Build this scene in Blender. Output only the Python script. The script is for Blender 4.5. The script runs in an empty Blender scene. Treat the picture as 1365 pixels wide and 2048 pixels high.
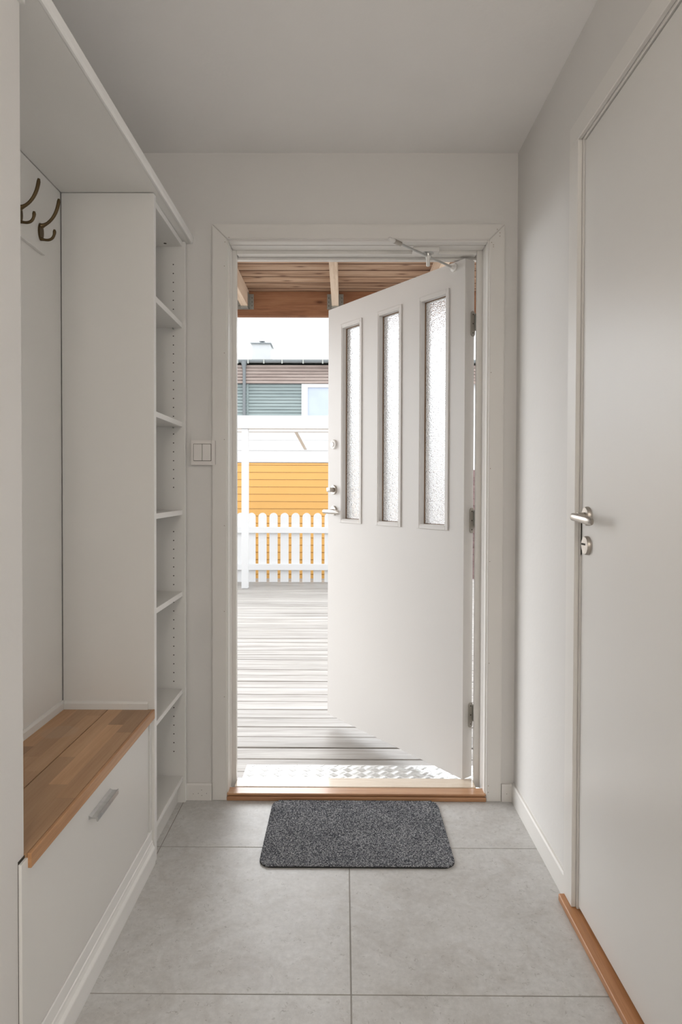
import bpy, bmesh, math, random
from mathutils import Vector, Matrix
random.seed(7)
S = bpy.context.scene
COL = S.collection

# ------------------------------------------------------------------ camera, sky, fill light, exposure
CAM_Y, CAM_Z = -2.4147, 1.1688
F_PX, PITCH, YAW, ROLL, SY = 1300.457, 0.0166, 0.0048, 0.0030, -25.038
cd = bpy.data.cameras.new('camera'); cam = bpy.data.objects.new('camera', cd); COL.objects.link(cam)
cd.sensor_fit = 'HORIZONTAL'; cd.sensor_width = 36.0; cd.lens = F_PX / 1365 * 36.0
cd.shift_y = SY / 1365.0; cd.clip_start = 0.02; cd.clip_end = 200
_F = Vector((-math.sin(YAW) * math.cos(PITCH), math.cos(YAW) * math.cos(PITCH), -math.sin(PITCH)))
_R0 = Vector((math.cos(YAW), math.sin(YAW), 0)); _U0 = _R0.cross(_F)
_R = _R0 * math.cos(ROLL) + _U0 * math.sin(ROLL); _U = -_R0 * math.sin(ROLL) + _U0 * math.cos(ROLL)
_m = Matrix((( _R.x, _U.x, -_F.x, 0), (_R.y, _U.y, -_F.y, CAM_Y), (_R.z, _U.z, -_F.z, CAM_Z), (0, 0, 0, 1)))
cam.matrix_world = _m
S.camera = cam

W = bpy.data.worlds.new('overcast_sky'); S.world = W; W.use_nodes = True
bg = W.node_tree.nodes['Background']
bg.inputs['Color'].default_value = (0.93, 0.965, 1.0, 1); bg.inputs['Strength'].default_value = 2.3

def area(name, loc, rot, sx, sy, power, col=(1, 1, 1), shape='RECTANGLE'):
    l = bpy.data.lights.new(name, 'AREA'); l.shape = shape; l.size = sx; l.size_y = sy
    l.energy = power; l.color = col
    o = bpy.data.objects.new(name, l); COL.objects.link(o); o.location = loc; o.rotation_euler = rot
    return o
area('side_fill_light', (0.635, -2.95, 1.15), (0, math.radians(90), 0), 1.4, 1.0, 10.0, (0.97, 0.98, 1.0))  # added fill from the right behind the viewer; no window there
sl = bpy.data.lights.new('soft_sun', 'SUN'); sl.energy = 6.4; sl.angle = math.radians(80); sl.color = (0.97, 0.985, 1.0)
so = bpy.data.objects.new('soft_sun', sl); COL.objects.link(so)
SUN_TO = Vector((0.52, -0.76, -0.42)).normalized()       # hazy sun, low on the left beyond the deck
so.rotation_euler = SUN_TO.to_track_quat('-Z', 'Y').to_euler(); so.location = (-3, 6, 5)
FILL_GLOW = 41.0       # strength of the added, unseen globe behind the viewer
S.view_settings.view_transform = 'Standard'; S.view_settings.look = 'None'
S.view_settings.exposure = 0.0; S.view_settings.gamma = 1.0; S.view_settings.use_curve_mapping = False

# ------------------------------------------------------------------ materials
def srgb(*c):
    return tuple(((v / 255) / 12.92 if v / 255 <= 0.04045 else ((v / 255 + 0.055) / 1.055) ** 2.4) for v in c) + (1,)

class NT:
    def __init__(s, name):
        s.m = bpy.data.materials.new(name); s.m.use_nodes = True; s.t = s.m.node_tree
        s.b = s.t.nodes['Principled BSDF']
    def n(s, typ, **kw):
        nd = s.t.nodes.new(typ)
        for k, v in kw.items():
            if k.startswith('_'): setattr(nd, k[1:], v)
            else: nd.inputs[k.replace('__', ' ')].default_value = v
        return nd
    def l(s, a, ao, b, bi): s.t.links.new(a.outputs[ao], b.inputs[bi])
    def coords(s, scale=(1, 1, 1), rnd=0.0, world=False):
        if world: tc = s.n('ShaderNodeNewGeometry'); out = 'Position'
        else: tc = s.n('ShaderNodeTexCoord'); out = 'Object'
        mp = s.n('ShaderNodeMapping'); mp.inputs['Scale'].default_value = scale
        s.l(tc, out, mp, 'Vector')
        if rnd:
            oi = s.n('ShaderNodeObjectInfo'); mu = s.n('ShaderNodeMath', _operation='MULTIPLY'); mu.inputs[1].default_value = rnd
            s.l(oi, 'Random', mu, 0); s.l(mu, 0, mp, 'Location')
        return mp
    def ramp(s, src, out, stops):
        r = s.n('ShaderNodeValToRGB'); e = r.color_ramp.elements
        e[0].position, e[0].color = stops[0]; e[1].position, e[1].color = stops[-1]
        for p, c in stops[1:-1]:
            x = e.new(p); x.color = c
        s.l(src, out, r, 'Fac'); return r
    def bump(s, src, out, dist, strength=1.0, normal=None):
        b = s.n('ShaderNodeBump', Distance=dist, Strength=strength); s.l(src, out, b, 'Height')
        if normal: s.l(normal, 'Normal', b, 'Normal')
        s.l(b, 'Normal', s.b, 'Normal'); return b

def paint(name, col, rough=0.5, var=0.03, bump=0.0004, bscale=90, spec=0.5):
    t = NT(name); t.b.inputs['Roughness'].default_value = rough; t.b.inputs['Specular IOR Level'].default_value = spec
    mp = t.coords((1, 1, 1), world=True)
    n = t.n('ShaderNodeTexNoise', Scale=1.7, Detail=4.0); t.l(mp, 0, n, 'Vector')
    a = tuple(v * (1 - var) for v in col[:3]) + (1,); b = tuple(min(1, v * (1 + var)) for v in col[:3]) + (1,)
    r = t.ramp(n, 'Fac', [(0.3, a), (0.7, b)]); t.l(r, 'Color', t.b, 'Base Color')
    if bump:
        n2 = t.n('ShaderNodeTexNoise', Scale=float(bscale), Detail=3.0); t.l(mp, 0, n2, 'Vector'); t.bump(n2, 'Fac', bump, 0.5)
    return t.m

def metal(name, col, rough=0.3, metallic=1.0, scr=0.0):
    t = NT(name); t.b.inputs['Metallic'].default_value = metallic
    mp = t.coords((1, 1, 1)); n = t.n('ShaderNodeTexNoise', Scale=60.0, Detail=3.0); t.l(mp, 0, n, 'Vector')
    a = tuple(v * 0.85 for v in col[:3]) + (1,)
    r = t.ramp(n, 'Fac', [(0.3, a), (0.7, col)]); t.l(r, 'Color', t.b, 'Base Color')
    mr = t.n('ShaderNodeMapRange'); mr.inputs['To Min'].default_value = rough * 0.8; mr.inputs['To Max'].default_value = rough * 1.25
    t.l(n, 'Fac', mr, 'Value'); t.l(mr, 'Result', t.b, 'Roughness')
    return t.m

def wood(name, dark, mid, light, axis=0, freq=14, rough=0.5, rnd=1.0, stretch=14, bump=0.0008, knots=False, kn=2, spread=0.35, coat=0.0, fine=1.0):
    t = NT(name); t.b.inputs['Roughness'].default_value = rough; t.b.inputs['Coat Weight'].default_value = coat
    t.b.inputs['Coat Roughness'].default_value = 0.15
    sc = [freq] * 3; sc[axis] = freq / stretch
    mp = t.coords(tuple(sc), rnd=37.0)
    n = t.n('ShaderNodeTexNoise', Scale=1.0, Detail=6.0, Roughness=0.6, Distortion=0.6); t.l(mp, 0, n, 'Vector')
    sc2 = [freq * 9 * fine] * 3; sc2[axis] = freq * 9 * fine / (stretch * 2)
    mp2 = t.coords(tuple(sc2), rnd=11.0)
    n2 = t.n('ShaderNodeTexNoise', Scale=1.0, Detail=4.0, Roughness=0.7); t.l(mp2, 0, n2, 'Vector')
    mx = t.n('ShaderNodeMix', _data_type='FLOAT'); mx.inputs[0].default_value = 0.4
    t.l(n, 'Fac', mx, 2); t.l(n2, 'Fac', mx, 3)
    r = t.ramp(mx, 0, [(0.5 - spread / 2, dark), (0.5, mid), (0.5 + spread / 2, light)])
    last = r; lo = 'Color'
    if rnd:
        oi = t.n('ShaderNodeObjectInfo'); mr = t.n('ShaderNodeMapRange'); mr.inputs['To Min'].default_value = 1 - 0.22 * rnd; mr.inputs['To Max'].default_value = 1 + 0.16 * rnd
        t.l(oi, 'Random', mr, 'Value')
        hs = t.n('ShaderNodeHueSaturation'); t.l(mr, 'Result', hs, 'Value'); t.l(last, lo, hs, 'Color'); last = hs; lo = 'Color'
    if knots:
        ks = [7.0] * 3; ks[axis] = 2.6; ks[kn] = 0.0
        mk = t.coords(tuple(ks), rnd=23.0); v = t.n('ShaderNodeTexVoronoi', _voronoi_dimensions='2D', Scale=1.0)
        sp = t.n('ShaderNodeSeparateXYZ'); cb = t.n('ShaderNodeCombineXYZ'); t.l(mk, 0, sp, 0)
        a_, b_ = [q for q in (0, 1, 2) if q != kn]; t.l(sp, a_, cb, 0); t.l(sp, b_, cb, 1); t.l(cb, 0, v, 'Vector')
        kr = t.ramp(v, 'Distance', [(0.03, (0.85, 0.85, 0.85, 1)), (0.07, (0.35, 0.35, 0.35, 1)), (0.13, (0, 0, 0, 1))])
        mm = t.n('ShaderNodeMix', _data_type='RGBA'); t.l(kr, 'Color', mm, 0); t.l(last, lo, mm, 6)
        mm.inputs[7].default_value = (dark[0] * 0.62, dark[1] * 0.45, dark[2] * 0.40) + (1,); last = mm; lo = 2
    t.l(last, lo, t.b, 'Base Color')
    t.bump(mx, 0, bump, 0.6)
    return t.m

M = {}
M['wall'] = paint('wall_paint', (0.755, 0.735, 0.71, 1), 0.6, 0.02, 0.0008, 60)
M['ceil'] = paint('ceiling_paint', (0.93, 0.91, 0.89, 1), 0.8, 0.03, 0.0016, 45)
M['trim'] = paint('trim_paint', (0.79, 0.765, 0.73, 1), 0.35, 0.015, 0.0002, 120)
M['cab'] = paint('cabinet_foil', (0.78, 0.765, 0.735, 1), 0.42, 0.012, 0.0, 100)
M['edge'] = paint('cabinet_lit_edge', (0.90, 0.89, 0.87, 1), 0.35, 0.01, 0.0)  # cabinet white made lighter, painting in the light on front edges
M['door'] = paint('door_paint', (0.70, 0.675, 0.65, 1), 0.4, 0.015, 0.0002, 150)
M['rdoor'] = paint('inner_door_paint', (0.75, 0.73, 0.70, 1), 0.38, 0.015, 0.0)
M['switch'] = paint('switch_plastic', (0.84, 0.80, 0.77, 1), 0.3, 0.01, 0.0)
M['dark'] = paint('dark_gap', (0.035, 0.028, 0.02, 1), 0.9, 0.1, 0.0)
M['grout'] = paint('grout', (0.34, 0.32, 0.295, 1), 0.9, 0.15, 0.0004, 200)
M['steel'] = metal('brushed_steel', (0.52, 0.48, 0.435, 1), 0.34)
M['hinge'] = paint('hinge_zinc', (0.42, 0.39, 0.345, 1), 0.4, 0.05, 0.0)
M['alu'] = metal('brushed_aluminium', (0.62, 0.62, 0.61, 1), 0.3)
M['brass'] = metal('antique_brass', (0.135, 0.095, 0.05, 1), 0.38)
M['galv'] = metal('galvanised_steel', (0.42, 0.43, 0.40, 1), 0.5, 0.7)
M['plate'] = metal('checker_aluminium', (0.86, 0.86, 0.85, 1), 0.36, 0.75)
M['whitepl'] = paint('white_plastic', (0.80, 0.78, 0.75, 1), 0.35, 0.01, 0.0)
M['outwhite'] = paint('outdoor_white_paint', (0.73, 0.73, 0.73, 1), 0.5, 0.02, 0.0004)
M['render'] = paint('chimney_render', (0.58, 0.59, 0.60, 1), 0.8, 0.05, 0.001)
M['yellow'] = paint('yellow_paint', (0.72, 0.40, 0.115, 1), 0.55, 0.03, 0.0004)
M['gutter'] = paint('grey_gutter_steel', (0.22, 0.24, 0.25, 1), 0.4, 0.05, 0.0)
M['roof'] = paint('roofing_felt', (0.08, 0.08, 0.08, 1), 0.9, 0.1, 0.0)
M['ground'] = paint('gravel_ground', (0.36, 0.34, 0.31, 1), 0.9, 0.2, 0.004, 40)
M['gasket'] = paint('brown_sealant', (0.22, 0.13, 0.07, 1), 0.7, 0.2, 0.0)
M['winglass'] = paint('far_window_glass', (0.50, 0.56, 0.68, 1), 0.08, 0.05, 0.0)
M['oak'] = wood('oak_sill', srgb(156, 108, 72), srgb(188, 140, 100), srgb(206, 162, 122), 0, 12, 0.32, 0.0, 16, 0.0003, coat=0.4)
M['oaky'] = wood('oak_sill_side', srgb(160, 106, 66), srgb(190, 136, 92), srgb(206, 156, 112), 1, 14, 0.4, 0.0, 18, 0.0003)
M['oakpale'] = wood('pale_sill', srgb(206, 186, 164), srgb(234, 218, 198), srgb(244, 232, 216), 0, 10, 0.12, 0.0, 6, 0.0006, coat=0.6)
M['stave'] = wood('beech_staves', srgb(166, 124, 88), srgb(190, 150, 112), srgb(206, 168, 130), 1, 16, 0.42, 1.5, 14, 0.0002, spread=0.5)
M['lip'] = wood('beech_lip', srgb(160, 112, 72), srgb(188, 140, 96), srgb(204, 160, 116), 1, 16, 0.4, 0.0, 14, 0.0002)
M['deck'] = wood('weathered_decking', srgb(110, 104, 97), srgb(150, 145, 139), srgb(178, 174, 170), 0, 15, 0.5, 0.5, 16, 0.0012, knots=False, spread=0.34)
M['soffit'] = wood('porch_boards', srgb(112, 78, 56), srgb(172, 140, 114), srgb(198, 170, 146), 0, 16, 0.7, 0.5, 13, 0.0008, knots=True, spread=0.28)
M['header'] = wood('treated_beam', srgb(108, 68, 44), srgb(148, 102, 72), srgb(172, 126, 92), 0, 12, 0.7, 0.0, 9, 0.0008, knots=True, kn=1, spread=0.4)
M['joist'] = wood('porch_joist', srgb(180, 150, 124), srgb(218, 196, 174), srgb(232, 214, 196), 1, 10, 0.7, 0.3, 10, 0.0006, spread=0.4)
M['browncl'] = wood('brown_cladding', srgb(120, 104, 98), srgb(158, 142, 134), srgb(180, 166, 158), 0, 4, 0.8, 0.0, 10, 0.001, spread=0.4)
M['greencl'] = wood('green_cladding', srgb(122, 134, 134), srgb(146, 158, 157), srgb(164, 174, 173), 0, 4, 0.8, 0.0, 10, 0.001, spread=0.5)
M['redfence'] = wood('red_brown_boards', srgb(96, 76, 74), srgb(128, 106, 104), srgb(146, 126, 122), 0, 5, 0.8, 0.3, 10, 0.001)

# joint shade painted as dark brown along the edges of the porch boards
def shade_edges(mat, half, col):
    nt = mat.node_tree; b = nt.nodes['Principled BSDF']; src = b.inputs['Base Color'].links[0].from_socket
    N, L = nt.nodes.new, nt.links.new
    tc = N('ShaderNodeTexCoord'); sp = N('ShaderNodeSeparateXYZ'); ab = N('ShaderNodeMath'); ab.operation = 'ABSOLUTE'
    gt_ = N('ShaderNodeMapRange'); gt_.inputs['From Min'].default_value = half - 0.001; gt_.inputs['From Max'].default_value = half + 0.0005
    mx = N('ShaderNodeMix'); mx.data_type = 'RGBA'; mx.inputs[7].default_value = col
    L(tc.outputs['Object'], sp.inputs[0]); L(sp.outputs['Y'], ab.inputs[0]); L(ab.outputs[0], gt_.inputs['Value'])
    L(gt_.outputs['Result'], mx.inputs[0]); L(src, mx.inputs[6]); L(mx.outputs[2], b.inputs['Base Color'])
shade_edges(M['soffit'], 0.0522, srgb(92, 60, 42))

# obscured (hammered) glass
t = NT('hammered_glass'); t.b.inputs['Transmission Weight'].default_value = 1.0; t.b.inputs['Roughness'].default_value = 0.24
t.b.inputs['IOR'].default_value = 1.45; t.b.inputs['Base Color'].default_value = (0.98, 0.985, 0.99, 1)
mp = t.coords((1, 1, 1)); v = t.n('ShaderNodeTexVoronoi', _feature='SMOOTH_F1', Scale=210.0); t.l(mp, 0, v, 'Vector')
nz = t.n('ShaderNodeTexNoise', Scale=95.0, Detail=2.0); t.l(mp, 0, nz, 'Vector')
ad = t.n('ShaderNodeMath', _operation='ADD'); t.l(v, 'Distance', ad, 0); t.l(nz, 'Fac', ad, 1); t.bump(ad, 0, 0.0015, 1.0)
M['glass'] = t.m

# limestone-look floor tile
t = NT('grey_stone_tile'); t.b.inputs['Roughness'].default_value = 0.42
mp = t.coords((1, 1, 1), world=True)
n1 = t.n('ShaderNodeTexNoise', Scale=3.5, Detail=8.0, Roughness=0.65); t.l(mp, 0, n1, 'Vector')
r1 = t.ramp(n1, 'Fac', [(0.3, (0.53, 0.517, 0.497, 1)), (0.5, (0.60, 0.592, 0.576, 1)), (0.7, (0.65, 0.646, 0.635, 1))])
n2 = t.n('ShaderNodeTexNoise', Scale=62.0, Detail=6.0, Roughness=0.75); t.l(mp, 0, n2, 'Vector')
r2 = t.ramp(n2, 'Fac', [(0.32, (0.88, 0.88, 0.88, 1)), (0.68, (1.07, 1.07, 1.07, 1))])
mu = t.n('ShaderNodeMix', _data_type='RGBA', _blend_type='MULTIPLY'); mu.inputs[0].default_value = 1.0
t.l(r1, 'Color', mu, 6); t.l(r2, 'Color', mu, 7)
# curled fossil marks: arcs cut from distorted voronoi rings, present in a few cells only
nd = t.n('ShaderNodeTexNoise', Scale=22.0, Detail=3.0); t.l(mp, 0, nd, 'Vector')
vm = t.n('ShaderNodeVectorMath', _operation='MULTIPLY_ADD'); vm.inputs[1].default_value = (0.10, 0.10, 0.10)
t.l(nd, 'Color', vm, 0); t.l(mp, 0, vm, 2)
def arcs(scale, rad, wid, thr, col, last):
    v = t.n('ShaderNodeTexVoronoi', Scale=scale, Randomness=1.0); t.l(vm, 0, v, 'Vector')
    a = t.n('ShaderNodeMath', _operation='SUBTRACT'); a.inputs[1].default_value = rad; t.l(v, 'Distance', a, 0)
    b = t.n('ShaderNodeMath', _operation='ABSOLUTE'); t.l(a, 0, b, 0)
    c = t.n('ShaderNodeMath', _operation='LESS_THAN'); c.inputs[1].default_value = wid; t.l(b, 0, c, 0)
    nn = t.n('ShaderNodeTexNoise', Scale=scale * 1.6, Detail=1.0); t.l(mp, 0, nn, 'Vector')
    d = t.n('ShaderNodeMath', _operation='GREATER_THAN'); d.inputs[1].default_value = thr; t.l(nn, 'Fac', d, 0)
    e = t.n('ShaderNodeMath', _operation='MULTIPLY'); t.l(c, 0, e, 0); t.l(d, 0, e, 1)
    f = t.n('ShaderNodeMath', _operation='MULTIPLY'); f.inputs[1].default_value = 0.34; t.l(e, 0, f, 0)
    mx = t.n('ShaderNodeMix', _data_type='RGBA'); t.l(f, 0, mx, 0); t.l(last, 2, mx, 6); mx.inputs[7].default_value = col
    return mx
last = arcs(27.0, 0.22, 0.024, 0.58, (0.20, 0.185, 0.165, 1), mu)
last = arcs(38.0, 0.20, 0.035, 0.54, (0.24, 0.225, 0.205, 1), last)
last = arcs(52.0, 0.14, 0.035, 0.60, (0.19, 0.175, 0.155, 1), last)
last = arcs(31.0, 0.14, 0.03, 0.60, (0.74, 0.73, 0.70, 1), last)
n5 = t.n('ShaderNodeTexNoise', Scale=9.0, Detail=7.0, Roughness=0.7, Distortion=1.2); t.l(mp, 0, n5, 'Vector')
r5 = t.ramp(n5, 'Fac', [(0.35, (0.90, 0.885, 0.87, 1)), (0.55, (1.0, 1.0, 1.0, 1)), (0.7, (1.05, 1.05, 1.06, 1))])
m5 = t.n('ShaderNodeMix', _data_type='RGBA', _blend_type='MULTIPLY'); m5.inputs[0].default_value = 1.0
t.l(last, 2, m5, 6); t.l(r5, 'Color', m5, 7); last = m5
t.l(last, 2, t.b, 'Base Color'); t.bump(n2, 'Fac', 0.0004, 0.5)
M['tile'] = t.m

# mat pile
t = NT('grey_mat_pile'); t.b.inputs['Roughness'].default_value = 0.95; t.b.inputs['Specular IOR Level'].default_value = 0.1
mp = t.coords((1, 1, 1)); n1 = t.n('ShaderNodeTexNoise', Scale=300.0, Detail=2.0, Roughness=0.7); t.l(mp, 0, n1, 'Vector')
n3 = t.n('ShaderNodeTexNoise', Scale=9.0, Detail=4.0); t.l(mp, 0, n3, 'Vector')
mxx = t.n('ShaderNodeMix', _data_type='FLOAT'); mxx.inputs[0].default_value = 0.10; t.l(n1, 'Fac', mxx, 2); t.l(n3, 'Fac', mxx, 3)
r = t.ramp(mxx, 0, [(0.38, (0.040, 0.044, 0.055, 1)), (0.5, (0.18, 0.19, 0.215, 1)), (0.62, (0.60, 0.61, 0.64, 1))])
t.l(r, 'Color', t.b, 'Base Color'); t.bump(n1, 'Fac', 0.002, 1.0)
M['mat'] = t.m
M['recess'] = paint('switch_recess', (0.22, 0.20, 0.175, 1), 0.8, 0.05, 0.0)
M['rubber'] = paint('mat_rubber', (0.022, 0.022, 0.022, 1), 0.8, 0.05, 0.0)
# stained bench top: pale water ring on the back boards
def add_ring(mat, cx, cy):
    nt = mat.node_tree; b = nt.nodes['Principled BSDF']; src = b.inputs['Base Color'].links[0].from_socket
    N = nt.nodes.new
    g = N('ShaderNodeNewGeometry'); sx = N('ShaderNodeVectorMath'); sx.operation = 'SUBTRACT'; sx.inputs[1].default_value = (cx, cy, 0.482)
    sc = N('ShaderNodeVectorMath'); sc.operation = 'MULTIPLY'; sc.inputs[1].default_value = (1, 1, 0)
    ln = N('ShaderNodeVectorMath'); ln.operation = 'LENGTH'
    r = N('ShaderNodeValToRGB'); e = r.color_ramp.elements; e[0].position = 0.044; e[0].color = (.28, .28, .28, 1); e[1].position = 0.052; e[1].color = (0, 0, 0, 1)
    mx = N('ShaderNodeMix'); mx.data_type = 'RGBA'; mx.inputs[7].default_value = srgb(190, 165, 140)
    L = nt.links.new
    L(g.outputs['Position'], sx.inputs[0]); L(sx.outputs[0], sc.inputs[0]); L(sc.outputs[0], ln.inputs[0]); L(ln.outputs['Value'], r.inputs['Fac'])
    L(r.outputs['Color'], mx.inputs[0]); L(src, mx.inputs[6]); L(mx.outputs[2], b.inputs['Base Color'])
add_ring(M['stave'], -0.80, -0.60)

# ------------------------------------------------------------------ helpers
WO = {}    # world origin that a parent's children are given in
def bx(bm, x0, x1, y0, y1, z0, z1, bev=0.0, seg=1):
    vs = [bm.verts.new(p) for p in ((x0, y0, z0), (x1, y0, z0), (x1, y1, z0), (x0, y1, z0), (x0, y0, z1), (x1, y0, z1), (x1, y1, z1), (x0, y1, z1))]
    fs = [bm.faces.new([vs[i] for i in f]) for f in ((3, 2, 1, 0), (4, 5, 6, 7), (0, 1, 5, 4), (1, 2, 6, 5), (2, 3, 7, 6), (3, 0, 4, 7))]
    if bev:
        es = list({e for f in fs for e in f.edges})
        bmesh.ops.bevel(bm, geom=es, offset=bev, segments=seg, affect='EDGES', profile=0.5)
    return bm
def box(*a, **k): return bx(bmesh.new(), *a, **k)
def prism(bm, pts, axis, a, b):
    """closed 2-D outline (in the two other axes, cyclic order) pulled along axis from a to b"""
    def P(u, v, w):
        return {0: (w, u, v), 1: (u, w, v), 2: (u, v, w)}[axis]
    A = [bm.verts.new(P(u, v, a)) for u, v in pts]; B = [bm.verts.new(P(u, v, b)) for u, v in pts]
    n = len(pts)
    for i in range(n): bm.faces.new((A[i], A[(i + 1) % n], B[(i + 1) % n], B[i]))
    bm.faces.new(A[::-1]); bm.faces.new(B)
    bmesh.ops.recalc_face_normals(bm, faces=bm.faces[:]); return bm
def tube(bm, pts, rads, seg=12, flat=None):
    """tapered tube along points; flat = (axis vector, factor) squashes the section"""
    pts = [Vector(p) for p in pts]; n = len(pts); rings = []
    if not hasattr(rads, '__len__'): rads = [rads] * n
    prev = None
    for i, p in enumerate(pts):
        t = (pts[min(i + 1, n - 1)] - pts[max(i - 1, 0)]).normalized()
        if prev is None:
            u = t.orthogonal().normalized()
        else:
            u = (prev - t * prev.dot(t)).normalized()
        prev = u; w = t.cross(u)
        ring = []
        for k in range(seg):
            a = 2 * math.pi * k / seg; o = (u * math.cos(a) + w * math.sin(a)) * rads[i]
            if flat:
                ax = Vector(flat[0]); o = o + ax * (o.dot(ax)) * (flat[1] - 1)
            ring.append(bm.verts.new(p + o))
        rings.append(ring)
    for a, b in zip(rings, rings[1:]):
        for k in range(seg): bm.faces.new((a[k], a[(k + 1) % seg], b[(k + 1) % seg], b[k]))
    bm.faces.new(rings[0][::-1]); bm.faces.new(rings[-1])
    bmesh.ops.recalc_face_normals(bm, faces=bm.faces[:]); return bm
def lathe(bm, c, axis, prof, seg=32):
    """profile [(distance along axis, radius)]"""
    c = Vector(c); ax = Vector(axis).normalized(); u = ax.orthogonal().normalized(); w = ax.cross(u); rings = []
    for d, r in prof:
        rings.append([bm.verts.new(c + ax * d + (u * math.cos(2 * math.pi * k / seg) + w * math.sin(2 * math.pi * k / seg)) * r) for k in range(seg)])
    for a, b in zip(rings, rings[1:]):
        for k in range(seg): bm.faces.new((a[k], a[(k + 1) % seg], b[(k + 1) % seg], b[k]))
    bm.faces.new(rings[0][::-1]); bm.faces.new(rings[-1])
    bmesh.ops.recalc_face_normals(bm, faces=bm.faces[:]); return bm
def bez(p0, p1, p2, p3, n=10):
    out = []
    for i in range(n + 1):
        t = i / n; a = (1 - t) ** 3; b = 3 * t * (1 - t) ** 2; c = 3 * t * t * (1 - t); d = t ** 3
        out.append(tuple(a * p0[k] + b * p1[k] + c * p2[k] + d * p3[k] for k in range(3)))
    return out
def obj(name, bm, mat, parent=None, smooth=False, centre=True, kind=None, label=None):
    """link a bmesh as one object; coordinates are world ones (or the parent's own frame when WO says so)"""
    me = bpy.data.meshes.new(name)
    c = Vector((0, 0, 0))
    if centre:
        lo = Vector([min(v.co[i] for v in bm.verts) for i in range(3)]); hi = Vector([max(v.co[i] for v in bm.verts) for i in range(3)])
        c = (lo + hi) / 2
        if parent is None: c.z = lo.z
        bmesh.ops.translate(bm, verts=bm.verts[:], vec=-c)
    bm.to_mesh(me); bm.free()
    me.materials.append(M[mat] if isinstance(mat, str) else mat)
    if smooth:
        for p in me.polygons: p.use_smooth = True
        try: me.set_sharp_from_angle(angle=math.radians(35))
        except Exception: pass
    o = bpy.data.objects.new(name, me); COL.objects.link(o)
    base = WO.get(parent.name, Vector((0, 0, 0))) if parent else Vector((0, 0, 0))
    if parent: o.parent = parent
    o.location = c - base
    WO[o.name] = c.copy()
    if kind: o['kind'] = kind
    if label: o['label'] = label
    return o
def thing(name, loc, label, cat, group=None, kind=None):
    o = bpy.data.objects.new(name, None); COL.objects.link(o); o.location = loc; o.empty_display_size = 0.1
    WO[o.name] = Vector(loc); tag(o, label, cat, group, kind); return o
def tag(o, label=None, cat=None, group=None, kind=None):
    if label: o['label'] = label
    if cat: o['category'] = cat
    if group: o['group'] = group
    if kind: o['kind'] = kind
    return o
def struct(name, bm, mat, label, cat): return tag(obj(name, bm, mat, centre=False), label, cat, None, 'structure')

# ------------------------------------------------------------------ room shell
WALL_Y = 0.012      # plaster face of the end wall
FR, CEIL = 0.640, 2.4103
bm = bmesh.new()
bx(bm, -2.6, -0.462, WALL_Y, 0.15, -0.25, 2.75); bx(bm, 0.560, 2.6, WALL_Y, 0.15, -0.25, 2.75)
bx(bm, -0.462, 0.560, WALL_Y, 0.15, 2.112, 2.75); bx(bm, -0.462, 0.560, WALL_Y, 0.15, -0.25, -0.02)
struct('wall_back', bm, 'wall', 'white painted end wall around the open front door', 'wall')
bm = bmesh.new()
bx(bm, -1.15, -0.876, -1.208, WALL_Y, -0.1, CEIL)
wal = struct('wall_left', bm, 'wall', 'recessed left wall behind the bench and coat hooks', 'wall'); WO[wal.name] = Vector((0, 0, 0))
obj('wall_panel', box(-0.8755, -0.874, -1.207, -0.4105, 0.45, 2.0735), 'cab', wal)
struct('wall_left', box(-1.15, -0.600, -4.55, -1.208, -0.1, CEIL), 'wall', 'white painted left wall nearest the viewer, ending at the bench alcove', 'wall')
bm = bmesh.new()
bx(bm, 0.70, 0.85, -4.55, WALL_Y, -0.1, CEIL)
bx(bm, FR, 0.70, -0.634, WALL_Y, -0.1, CEIL); bx(bm, FR, 0.70, -4.55, -1.585, -0.1, CEIL); bx(bm, FR, 0.70, -1.585, -0.634, 2.118, CEIL)
struct('wall_right', bm, 'wall', 'white painted right wall beside the closed inner door', 'wall')
struct('wall_front', box(-1.15, 0.85, -4.70, -4.55, -0.1, CEIL), 'wall', 'white painted wall closing the hall behind the viewer', 'wall')
struct('ceiling', box(-1.15, 0.85, -4.70, WALL_Y, CEIL, 2.60), 'ceil', 'plain off-white painted ceiling of the entrance hall', 'ceiling')
fl = struct('floor', box(-1.15, 0.85, -4.70, WALL_Y + 0.004, -0.12, -0.0012), 'grout', 'floor of large grey stone-look tiles with thin dark joints', 'floor')
WO[fl.name] = Vector((0, 0, 0))
T, GX, GY, J = 0.6155, 0.0196, -0.3161, 0.0016
for ci in range(-2, 1):
    for ri in range(-8, 1):
        x0, x1 = GX + ci * T + J, GX + (ci + 1) * T - J
        y0, y1 = GY + ri * T + J, GY + (ri + 1) * T - J
        x0 = max(x0, -0.874); x1 = min(x1, 0.640) if ci == 0 else x1; y0 = max(y0, -4.55); y1 = min(y1, 0.011)
        if y1 - y0 > 0.05: obj('tile', box(x0, x1, y0, y1, -0.011, 0.0, bev=0.0008), 'tile', fl)

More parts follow.
